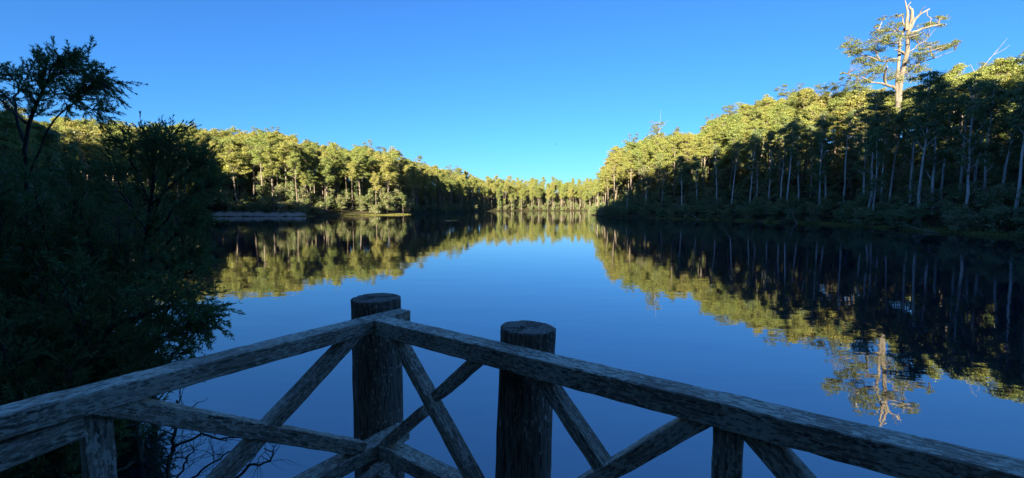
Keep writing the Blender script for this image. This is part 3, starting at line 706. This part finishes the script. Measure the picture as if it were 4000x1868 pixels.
# the wood that reads as one mass: higher slopes, and the hill behind the viewer that shades the bank
def wood_mass(name, label, pts, protos):
    col = bpy.data.collections.new(name + '_kinds')
    for q, pr in enumerate(protos):
        me = bpy.data.meshes.new('kind'); n1 = pr[0].copy()
        bmx = MB()
        def arr(m_):
            v = np.zeros(len(m_.vertices) * 3, np.float32); m_.vertices.foreach_get('co', v); v = v.reshape(-1, 3)
            lt = np.zeros(len(m_.polygons), np.int32); m_.polygons.foreach_get('loop_total', lt)
            ix = np.zeros(len(m_.loops), np.int32); m_.loops.foreach_get('vertex_index', ix)
            st = np.zeros(len(m_.polygons), np.int32); m_.polygons.foreach_get('loop_start', st)
            q4 = np.stack([ix[st[lt == 4] + s] for s in range(4)], 1); t3 = np.stack([ix[st[lt == 3] + s] for s in range(3)], 1) if (lt == 3).any() else None
            return v, q4, t3
        v, q4, _ = arr(pr[0]); bmx.add(v, q4); nq = len(q4)
        v, q4, _ = arr(pr[1]); bmx.add(v, q4)
        me = bmx.mesh('kind_%02d' % q, pr[0].materials[0]); me.materials.append(pr[1].materials[0])
        mi = np.ones(len(me.polygons), np.int32); mi[:nq] = 0; me.polygons.foreach_set('material_index', mi)
        ob = bpy.data.objects.new('kind_%02d' % q, me); col.objects.link(ob)
    pts = np.array(pts, float)
    me = bpy.data.meshes.new(name); me.vertices.add(len(pts)); me.vertices.foreach_set('co', pts[:, :3].astype(np.float32).ravel())
    for an, ty, dat in (('scl', 'FLOAT', pts[:, 3]), ('rz', 'FLOAT', pts[:, 4]), ('idx', 'INT', pts[:, 5].astype(np.int32))):
        at_ = me.attributes.new(an, ty, 'POINT'); at_.data.foreach_set('value', dat.astype(np.int32 if ty == 'INT' else np.float32))
    o = link(name, me); tag(o, label, None, None, 'stuff')
    ng = bpy.data.node_groups.new(name, 'GeometryNodeTree')
    ng.interface.new_socket('Geometry', in_out='INPUT', socket_type='NodeSocketGeometry'); ng.interface.new_socket('Geometry', in_out='OUTPUT', socket_type='NodeSocketGeometry')
    N = ng.nodes; gi, go = N.new('NodeGroupInput'), N.new('NodeGroupOutput')
    ci = N.new('GeometryNodeCollectionInfo'); ci.inputs['Collection'].default_value = col; ci.inputs['Separate Children'].default_value = True; ci.inputs['Reset Children'].default_value = True
    ip = N.new('GeometryNodeInstanceOnPoints'); ip.inputs['Pick Instance'].default_value = True
    def attr(nm, ty):
        a_ = N.new('GeometryNodeInputNamedAttribute'); a_.data_type = ty; a_.inputs['Name'].default_value = nm; return a_
    cb = N.new('ShaderNodeCombineXYZ')
    ng.links.new(attr('rz', 'FLOAT').outputs['Attribute'], cb.inputs[2]); ng.links.new(cb.outputs[0], ip.inputs['Rotation'])
    ng.links.new(attr('scl', 'FLOAT').outputs['Attribute'], ip.inputs['Scale']); ng.links.new(attr('idx', 'INT').outputs['Attribute'], ip.inputs['Instance Index'])
    ng.links.new(gi.outputs[0], ip.inputs['Points']); ng.links.new(ci.outputs[0], ip.inputs['Instance']); ng.links.new(ip.outputs[0], go.inputs[0])
    o.modifiers.new('instances', 'NODES').node_group = ng
    return o
for (x, y, d) in scatter(7000, -330, 330, -230, 30, 7.0, 12, 230, lambda x, y: (y < -55) or (x < -70 - y and y < 40) or (-20 < x < 42 and y < -13)):  # unseen clump close behind the deck is added to darken the railing
    k = int(rng.integers(len(PROTO))); gz_ = float(ground_z(x, y)); al, la = 0.292 * x + 0.956 * y, 0.956 * x - 0.292 * y
    room = float(np.interp(la, [-220, -175, -60, -34, -18, -4, 35, 60, 80, 110], [44, 45, 56, 54, 58, 69, 70, 60, 54, 52])) - 0.2217 * al - gz_
    if room < 10: continue
    stuff_pts['behind'].append((x, y, gz_, min(room, rng.uniform(29, 40)) / PROTO[k][2], rng.uniform(0, 6.28), k))
for (x, y, d) in scatter(9000, -330, 330, -230, 30, 4.5, 12, 230, lambda x, y: y < -30 or (x < -70 - y and y < 30)):  # unseen low trees added to block sun leaking under the tall crowns
    gz_ = float(ground_z(x, y)); al, la = 0.292 * x + 0.956 * y, 0.956 * x - 0.292 * y
    room = float(np.interp(la, [-220, -175, -60, -34, -18, -4, 35, 60, 80, 110], [44, 45, 56, 54, 58, 69, 70, 60, 54, 52])) - 0.2217 * al - gz_
    if room > 8: k = int(rng.integers(3)); stuff_pts['behind'].append((x, y, gz_, min(room, rng.uniform(11, 19)) / MID[k][2], rng.uniform(0, 6.28), 6 + k))
wood_mass('forest', 'eucalypt forest covering the upper slopes around the lake', stuff_pts['rest'], PROTO)
wood_mass('forest', 'eucalypt forest on the hill behind the lookout', stuff_pts['behind'], PROTO + MID)
und = []
for reg, (n, x0, x1, y0, y1, gap, dmin, dmax, okf) in {'l': (5000, -330, -60, 90, 400, 4.2, 6, 150, ok_l), 'r': (9000, 45, 260, 40, 215, 3.6, 5, 90, lambda x, y: in_view(x, y, 1.1) and y < 215 and x > 20), 'p': (3500, 40, 240, 215, 400, 4.2, 5, 80, ok_p), 'f': (4000, -200, 260, 400, 760, 6, 4, 80, ok_f)}.items():
    for x, y, d in scatter(n, x0, x1, y0, y1, gap, dmin, dmax, okf): und.append((x, y, float(ground_z(x, y)), rng.uniform(0.55, 1.1) * (1.6 if rng.random() < 0.3 and reg != 'r' else 1), rng.uniform(0, 6.28), int(rng.integers(5)) if (reg == 'r' and d < 16) or rng.random() < 0.75 else int(rng.integers(5, 8))))
wood_mass('undergrowth', 'dense undergrowth beneath the eucalypts on both slopes', und, SHRUB + MID)

# ---------------------------------------------------------------- reeds and bank grass
def tufts(name, label, mat, spots, n, hmin, hmax, wd, droop=0.35):
    mb = MB(); sp = np.array(spots)
    k = rng.integers(len(sp), size=n); p = np.zeros((n, 3)); p[:, :2] = sp[k, :2] + rng.normal(0, 1, (n, 2)) * sp[k, 2:3]
    p[:, 2] = np.maximum(ground_z(p[:, 0], p[:, 1]), -0.05) - 0.03
    d = np.stack([rng.normal(0, droop, n), rng.normal(0, droop, n), np.ones(n)], 1)
    hv = 0.74 + 0.13 * np.sin(p[:, 0] * 0.9 + 1.7 * np.sin(p[:, 0] * 0.37)) + 0.12 * np.sin(p[:, 0] * 3.3 + p[:, 1])
    blades(mb, p, d, rng.uniform(hmin, hmax, n) * np.clip(hv, 0.25, 1.1), wd * rng.uniform(0.6, 1.4, n))
    return tag(link(name, mb.mesh(name, mat)), label, None, None, 'stuff')
sp = [(x, 217.2 + 0.06 * (x + 154) + rng.uniform(-1.2, 2.5), 0.7) for x in np.linspace(-153, -109, 90)]
tufts('reeds', 'pale reed bed along the foot of the left hillside', M['reed'], sp, 7000, 1.0, 3.0, 0.07, 0.22)
sp = [(LAKE[a][0] * (1 - u) + LAKE[a + 1][0] * u + rng.uniform(-0.8, 0.3), LAKE[a][1] * (1 - u) + LAKE[a + 1][1] * u + rng.uniform(-0.3, 0.6), 0.5) for a in (11, 12) for u in np.linspace(0, 1, 40)]
sp += [(x, 219.5 + rng.uniform(0, 20) * 0, 0.6) for x in np.linspace(-109, -104, 8)]
tufts('grass', 'sunlit grass fringe at the water edge of the left point', M['grass'], sp, 6000, 0.3, 0.9, 0.09)
sp = [(LAKE[a][0] * (1 - u) + LAKE[a + 1][0] * u + 0.3, LAKE[a][1] * (1 - u) + LAKE[a + 1][1] * u, 0.7) for a in range(29, 34) for u in rng.random(26)]
tufts('sedge', 'dark sedge and grass along the shaded right bank', M['grass'], sp, 16000, 0.3, 1.0, 0.05)

# ---------------------------------------------------------------- feathery trees at the left of the lookout
def feathery(name, label, cat, limbs, base, sub=9, sublen=(0.5, 1.1), twig=7, twlen=(0.2, 0.45), leaves=16, leafL=0.085, leafW=0.013, droop=-0.05, start=0.3, bark='near_bark', spread=0.7, leafang=0.75):
    """limbs: list of (points, r0, r1); side branches, twigs and narrow leaves grow from them"""
    wood, tw, lf = MB(), MB(), MB()
    LP, LD = [], []
    for pts, r0, r1 in limbs:
        Lp = smooth_line(pts, 14); Lp[1:-1] += rng.normal(0, 0.015, Lp[1:-1].shape)
        tube(wood, Lp, np.linspace(r0, r1, 14), 7)
        tl = np.linalg.norm(np.diff(Lp, axis=0), axis=1).sum()
        ns = max(3, int(sub * tl))
        for s in range(ns):
            u = start + (1 - start) * (s + rng.random()) / ns; f = min(u * 13, 12.99); k = int(f); p = Lp[k] + (Lp[k + 1] - Lp[k]) * (f - k); d0 = unit(Lp[k + 1] - Lp[k])
            d = unit(d0 * 0.8 + rng.normal(0, spread, 3) + np.array([0, 0, 0.12]))
            sl = rng.uniform(*sublen) * (1.15 - 0.6 * u)
            e1 = p + d * sl * 0.5 + rng.normal(0, 0.03, 3); e2 = e1 + unit(d + d0 * 0.4 + np.array([0, 0, droop])) * sl * 0.5
            B = smooth_line([p, e1, e2], 6); tube(tw, B, np.linspace(0.009, 0.003, 6), 4)
            nt_ = max(2, int(twig * sl / 0.7))
            for q in range(nt_ + 1):
                u2 = 0.25 + 0.75 * q / nt_; f2 = min(u2 * 5, 4.99); k2 = int(f2); p2 = B[k2] + (B[k2 + 1] - B[k2]) * (f2 - k2); d1 = unit(B[k2 + 1] - B[k2])
                d2 = unit(d1 + rng.normal(0, 0.45, 3)) if q < nt_ else d1
                tlg = rng.uniform(*twlen); e = p2 + d2 * tlg + np.array([0, 0, droop * tlg])
                tube(tw, [p2, e], [0.003, 0.0015], 3, cap=False)
                m = leaves; uu = rng.uniform(0.1, 1.0, m)
                LP.append(p2 + (e - p2) * uu[:, None]); LD.append(np.broadcast_to(d2, (m, 3)) + rng.normal(0, leafang * 0.6, (m, 3)) + np.array([0, 0, droop * 0.6]))
    LP = np.concatenate(LP); LD = np.concatenate(LD)
    blades(lf, LP, LD, leafL * rng.uniform(0.6, 1.3, len(LP)), leafW * rng.uniform(0.7, 1.3, len(LP)))
    root = link(name, None); root.location = base; tag(root, label, cat)
    for nm, b_, mt, smo in (('trunk', wood, M[bark], True), ('twigs', tw, M['near_bark'], False), ('crown', lf, M['near_leaf'], False)):
        b_.v = [v - np.array(base) for v in b_.v]
        link(nm, b_.mesh(nm, mt, smo), root)
    return root, len(LP)

def gp(px, py, D): return tuple(P(px, py, D))
def based(px, D):
    x = (px - 2000) / F * D; return (x, D, float(ground_z(x, D)))
counts = []
# tall airy tree, top of the left edge
b = based(80, 10.2)
L1 = [([b, gp(110, 900, 10.2), gp(100, 560, 10), gp(165, 350, 10), gp(245, 275, 10), gp(290, 235, 9.8)], 0.06, 0.008),
      ([gp(110, 700, 10.1), gp(190, 500, 9.8), gp(280, 410, 9.6), gp(335, 355, 9.4), gp(375, 320, 9.2)], 0.022, 0.006),
      ([gp(100, 560, 10), gp(60, 420, 10.3), gp(70, 330, 10.5), gp(40, 300, 10.6)], 0.035, 0.008),
      ([gp(165, 350, 10), gp(195, 290, 10.4), gp(205, 250, 10.6), gp(200, 235, 10.6)], 0.025, 0.006),
      ([gp(130, 400, 10), gp(220, 372, 9.7), gp(310, 350, 9.5)], 0.016, 0.005),
      ([gp(245, 275, 10), gp(320, 275, 9.6), gp(380, 290, 9.3), gp(430, 350, 9.2)], 0.014, 0.005),
      ([gp(100, 480, 10), gp(10, 400, 10.4), gp(-60, 330, 10.8)], 0.03, 0.006), ([gp(60, 420, 10.3), gp(-20, 330, 10.6), gp(-40, 270, 10.8)], 0.02, 0.006),
      ([gp(280, 410, 9.6), gp(340, 420, 9.3), gp(420, 440, 9.0)], 0.012, 0.005), ([gp(70, 300, 10.5), gp(110, 280, 10.4), gp(130, 255, 10.3)], 0.012, 0.005)]
_, n = feathery('feathery_tree', 'tall airy feathery tree with dark drooping sprays at the left edge', 'tree', L1, b, 11, (0.3, 0.66), 8, (0.12, 0.26), 28, 0.075, 0.013, -0.12, 0.45, spread=0.6); counts.append(n)
# second dense bushy tree, its needle sprays reaching right over the water
b = based(560, 9.6)
L2 = [([b, gp(560, 1100, 9.6), gp(590, 800, 9.4), gp(600, 600, 9.4), gp(605, 565, 9.4)], 0.07, 0.008),
      ([gp(580, 900, 9.5), gp(660, 700, 9.2), gp(695, 610, 9.0), gp(710, 595, 9.0)], 0.03, 0.006), ([gp(590, 800, 9.4), gp(700, 700, 9.0), gp(780, 640, 8.8), gp(800, 640, 8.6)], 0.03, 0.006),
      ([gp(570, 950, 9.5), gp(680, 820, 8.9), gp(770, 745, 8.6), gp(825, 720, 8.4)], 0.03, 0.006), ([gp(560, 1050, 9.5), gp(680, 930, 8.9), gp(730, 875, 8.6), gp(765, 855, 8.5)], 0.03, 0.006),
      ([gp(560, 1100, 9.6), gp(680, 1030, 8.9), gp(725, 995, 8.5), gp(755, 980, 8.4)], 0.03, 0.006), ([gp(590, 800, 9.4), gp(520, 650, 9.6), gp(500, 560, 9.6)], 0.03, 0.006),
      ([gp(600, 640, 9.4), gp(560, 560, 9.5), gp(545, 545, 9.5)], 0.014, 0.005), ([gp(600, 640, 9.4), gp(650, 560, 9.3), gp(665, 540, 9.3)], 0.014, 0.005),
      ([gp(570, 900, 9.5), gp(480, 760, 9.7), gp(430, 640, 9.8)], 0.03, 0.006), ([gp(560, 1150, 9.6), gp(680, 1100, 9.0), gp(715, 1075, 8.7), gp(740, 1065, 8.6)], 0.025, 0.006)]
_, n = feathery('feathery_tree', 'bushy feathery tree with spiky top beside the airy tree at the left', 'tree', L2, b, 12, (0.32, 0.66), 8, (0.2, 0.4), 22, 0.085, 0.016, -0.04, 0.25, leafang=0.5, spread=0.55); counts.append(n)
# low bough spreading over the water above the rail
b = based(330, 7.6)
L3 = [([b, gp(420, 1330, 7.4), gp(560, 1230, 6.9), gp(700, 1190, 6.6), gp(770, 1215, 6.4), gp(800, 1262, 6.3)], 0.05, 0.006),
      ([gp(420, 1330, 7.4), gp(560, 1330, 6.8), gp(700, 1300, 6.4), gp(770, 1275, 6.2)], 0.025, 0.005), ([gp(500, 1270, 7.1), gp(620, 1150, 6.8), gp(710, 1130, 6.6), gp(745, 1155, 6.5)], 0.02, 0.005),
      ([gp(450, 1330, 7.3), gp(560, 1400, 6.8), gp(640, 1390, 6.5), gp(710, 1350, 6.3)], 0.018, 0.005), ([gp(420, 1330, 7.4), gp(450, 1180, 7.6), gp(520, 1080, 7.8)], 0.03, 0.006)]
_, n = feathery('leaning_bush', 'low bough of feathery leaves reaching over the water above the left rail', 'bush', L3, b, 10, (0.35, 0.7), 8, (0.14, 0.3), 20, 0.08, 0.016, -0.02, 0.3); counts.append(n)
# dense dark bushes filling the bank
BUSH = [(60, 9.0, 600, 'dark bush at the left edge under the airy tree', 1.0), (250, 9.2, 610, 'dark bush filling the gap between the two feathery trees', 1.0), (420, 8.8, 800, 'dark bush under the spiky feathery tree', 0.9),
        (120, 7.2, 900, 'low dark bush behind the square post on the left', 0.9), (-150, 7.6, 620, 'dark bush cut by the left picture edge', 1.0), (330, 7.0, 1050, 'low dark bush behind the left rail near the water', 0.8),
        (60, 6.0, 1280, 'lowest dark bush seen beneath the left rail', 0.7), (400, 8.0, 1420, 'small dark bush at the water edge beneath the low bough', 0.5)]
for px, D, ty, lab, sz in BUSH:
    b = based(px, D); tz = P(px, ty, D)[2]; hgt = tz - b[2]
    lim = []
    for s in range(9):
        az = s * 2.4 + rng.uniform(-0.3, 0.3); sp_ = rng.uniform(0.25, 1.25) * sz
        e = np.array(b) + np.array([math.cos(az) * sp_, math.sin(az) * sp_, hgt * rng.uniform(0.55, 1.0)])
        m_ = np.array(b) + (e - np.array(b)) * np.array([0.35, 0.35, 0.5]) + rng.normal(0, 0.08, 3)
        lim.append(([b, m_, e], 0.03, 0.006))
    _, n = feathery('dark_bush', lab, 'bush', lim, b, 8 if hgt > 2 else 11, (0.4, 0.85), 6, (0.16, 0.34), 12, 0.11, 0.024, 0.0, 0.12); counts.append(n)
print('near leaves', counts)

# mossy bare branches rising from the shallows under the left rail
def bare(name, label, limbs, base, moss):
    wood = MB()
    for pts, r0, r1 in limbs:
        Lp = smooth_line(pts, 16); Lp[1:] += rng.normal(0, 0.012, Lp[1:].shape); tube(wood, Lp, np.linspace(r0, r1, 16), 6)
        for s in range(int(len(pts) * 2.2)):
            k = rng.integers(4, 15); d = unit(unit(Lp[k] - Lp[k - 1]) + rng.normal(0, 0.8, 3)); l = rng.uniform(0.25, 0.7)
            q = [Lp[k]]
            for _ in range(5): d = unit(d + rng.normal(0, 0.35, 3) + np.array([0, 0, 0.05])); q.append(q[-1] + d * l / 5)
            tube(wood, q, np.linspace(max(0.004, r1 * 0.9), 0.002, 6), 4)
            for _ in range(3):
                kk = rng.integers(1, 5); d2 = unit(d + rng.normal(0, 0.8, 3)); tube(wood, [q[kk], q[kk] + d2 * l * 0.25 + rng.normal(0, 0.02, 3), q[kk] + d2 * l * 0.5], [0.003, 0.002, 0.001], 3)
    root = link(name, None); root.location = base; tag(root, label, 'shrub')
    wood.v = [v - np.array(base) for v in wood.v]; link('branches', wood.mesh('branches', M[moss], True), root)
b = tuple(on_z(655, 1930, -0.2))
D0 = b[1]
LB = [([b, gp(660, 1830, D0), gp(672, 1750, D0), gp(685, 1680, D0 - 0.1), gp(698, 1640, D0 - 0.2), gp(690, 1560, D0 - 0.3)], 0.035, 0.014),
      ([gp(672, 1750, D0), gp(730, 1725, D0 - 0.3), gp(790, 1700, D0 - 0.6), gp(860, 1715, D0 - 0.8), gp(960, 1700, D0 - 1.0)], 0.026, 0.008),
      ([b, gp(760, 1860, D0 - 0.1), gp(840, 1800, D0 - 0.4), gp(920, 1750, D0 - 0.7), gp(960, 1710, D0 - 0.9)], 0.022, 0.006),
      ([b, gp(710, 1840, D0 - 0.1), gp(740, 1780, D0 - 0.3), gp(756, 1750, D0 - 0.4), gp(725, 1735, D0 - 0.5)], 0.02, 0.005),
      ([b, gp(900, 1880, D0 - 0.6), gp(970, 1820, D0 - 0.8), gp(1040, 1810, D0 - 1), gp(1065, 1775, D0 - 1.1), gp(1040, 1750, D0 - 1.1)], 0.026, 0.006),
      ([b, gp(640, 1860, D0), gp(620, 1800, D0 + 0.2), gp(625, 1760, D0 + 0.3)], 0.014, 0.004),
      ([gp(690, 1660, D0 - 0.1), gp(640, 1700, D0 + 0.1), gp(560, 1730, D0 + 0.3)], 0.010, 0.004),
      ([gp(740, 1780, D0 - 0.3), gp(700, 1790, D0 - 0.2), gp(685, 1770, D0)], 0.008, 0.004)]
bare('bare_shrub', 'crooked bare lichen-covered branches standing in the shallows under the left rail', LB, b, 'moss_bark')
b = based(520, 7.4)
bare('mossy_stump', 'mossy leaning trunk at the water edge right of the square post', [([b, gp(545, 1800, 7.2), gp(535, 1700, 7.2), gp(520, 1600, 7.3)], 0.10, 0.06)], b, 'moss_bark')

# ---------------------------------------------------------------- the dead spar and leaning dead limbs on the right skyline
def spar(name, label, limbs, basept):
    wood = MB()
    for pts, r0, r1 in limbs: tube(wood, smooth_line(pts, 10), np.linspace(r0, r1, 10), 7)
    root = link(name, None); root.location = basept; tag(root, label, 'branch' if 'branch' in name else 'dead tree')
    wood.v = [v - np.array(basept) for v in wood.v]; link('trunk', wood.mesh('trunk', M['dead_wood'], True), root)
x, y = (2575 - 2000) / F * 232, 232.0; z = float(ground_z(x, y))
spar('dead_tree', 'thin grey dead spar poking above the right ridge, left of the giant tree', [([(x, y, z - 1), gp(2570, 620, 232), gp(2575, 520, 232), gp(2582, 425, 232)], 0.3, 0.02), ([gp(2575, 530, 232), gp(2560, 490, 230), gp(2545, 470, 229)], 0.12, 0.03), ([gp(2576, 510, 232), gp(2600, 480, 233), gp(2612, 470, 233)], 0.1, 0.03)], (x, y, z))
x, y = (3770 - 2000) / F * 128, 128.0; z = float(ground_z(x, y))
spar('dead_tree', 'pale leaning dead limbs above the canopy near the right picture edge', [([(x, y, z - 1), gp(3800, 420, 128), gp(3815, 300, 128), gp(3880, 215, 127), gp(3935, 150, 126)], 0.22, 0.02), ([gp(3880, 215, 127), gp(3920, 195, 126), gp(3945, 175, 126)], 0.07, 0.02), ([gp(3815, 300, 128), gp(3790, 250, 129)], 0.15, 0.04)], (x, y, z))

# dead limbs leaning into the water along the right bank
for lab, a_, b_, rr in (('grey dead limb leaning into the water below the fourth shaded eucalypt', (2700, 838), (2738, 872), 0.16), ('crooked pale dead limb leaning out of the right bank thicket', (3085, 812), (3118, 866), 0.14),
                        ('low fallen branch lying along the right waterline near the picture edge', (3560, 888), (3700, 902), 0.12)):
    D_ = shore(b_[0]) - 0.5; p1 = np.array(P(b_[0], b_[1], D_)); p1[2] = -0.25; p0 = np.array(P(a_[0], a_[1], D_ + 2.5)); mid = (p0 + p1) / 2 + rng.normal(0, 0.25, 3)
    spar('fallen_branch', lab, [([p1, mid, p0], rr, rr * 0.5), ([mid, mid + (p0 - mid) * 0.5 + np.array([0.5, 0.3, 0.7]), mid + (p0 - mid) * 0.8 + np.array([1.2, 0.5, 1.3])], rr * 0.4, 0.02), ([p0, p0 + np.array([-0.6, 0.5, 0.5]), p0 + np.array([-1.0, 0.8, 1.2])], rr * 0.4, 0.02)], tuple(p1))

# ---------------------------------------------------------------- bird over the lake
mb = MB(); c = np.array(P(2172, 564, 70))
tube(mb, [(-0.10, 0, 0), (-0.05, 0, 0.012), (0.03, 0, 0.012), (0.10, 0, 0.02), (0.13, 0, 0.02)], [0.008, 0.03, 0.036, 0.024, 0.008], 8)
for s in (-1, 1): mb.add([(0.05, 0, 0.03), (-0.03, 0, 0.03), (0.0, s * 0.13, 0.10), (0.04, s * 0.13, 0.10), (-0.04, s * 0.26, 0.07)], [(0, 1, 2, 3)], [(3, 2, 4)])
mb.add([(-0.09, 0.012, 0), (-0.09, -0.012, 0), (-0.17, -0.03, 0), (-0.17, 0.03, 0)], [(0, 1, 2, 3)])
o = link('bird', mb.mesh('bird', M['near_bark'])); o.location = c; o.rotation_euler = (0.2, 0.3, 0.9)
tag(o, 'tiny dark bird flying in the clear sky above the lake', 'bird')
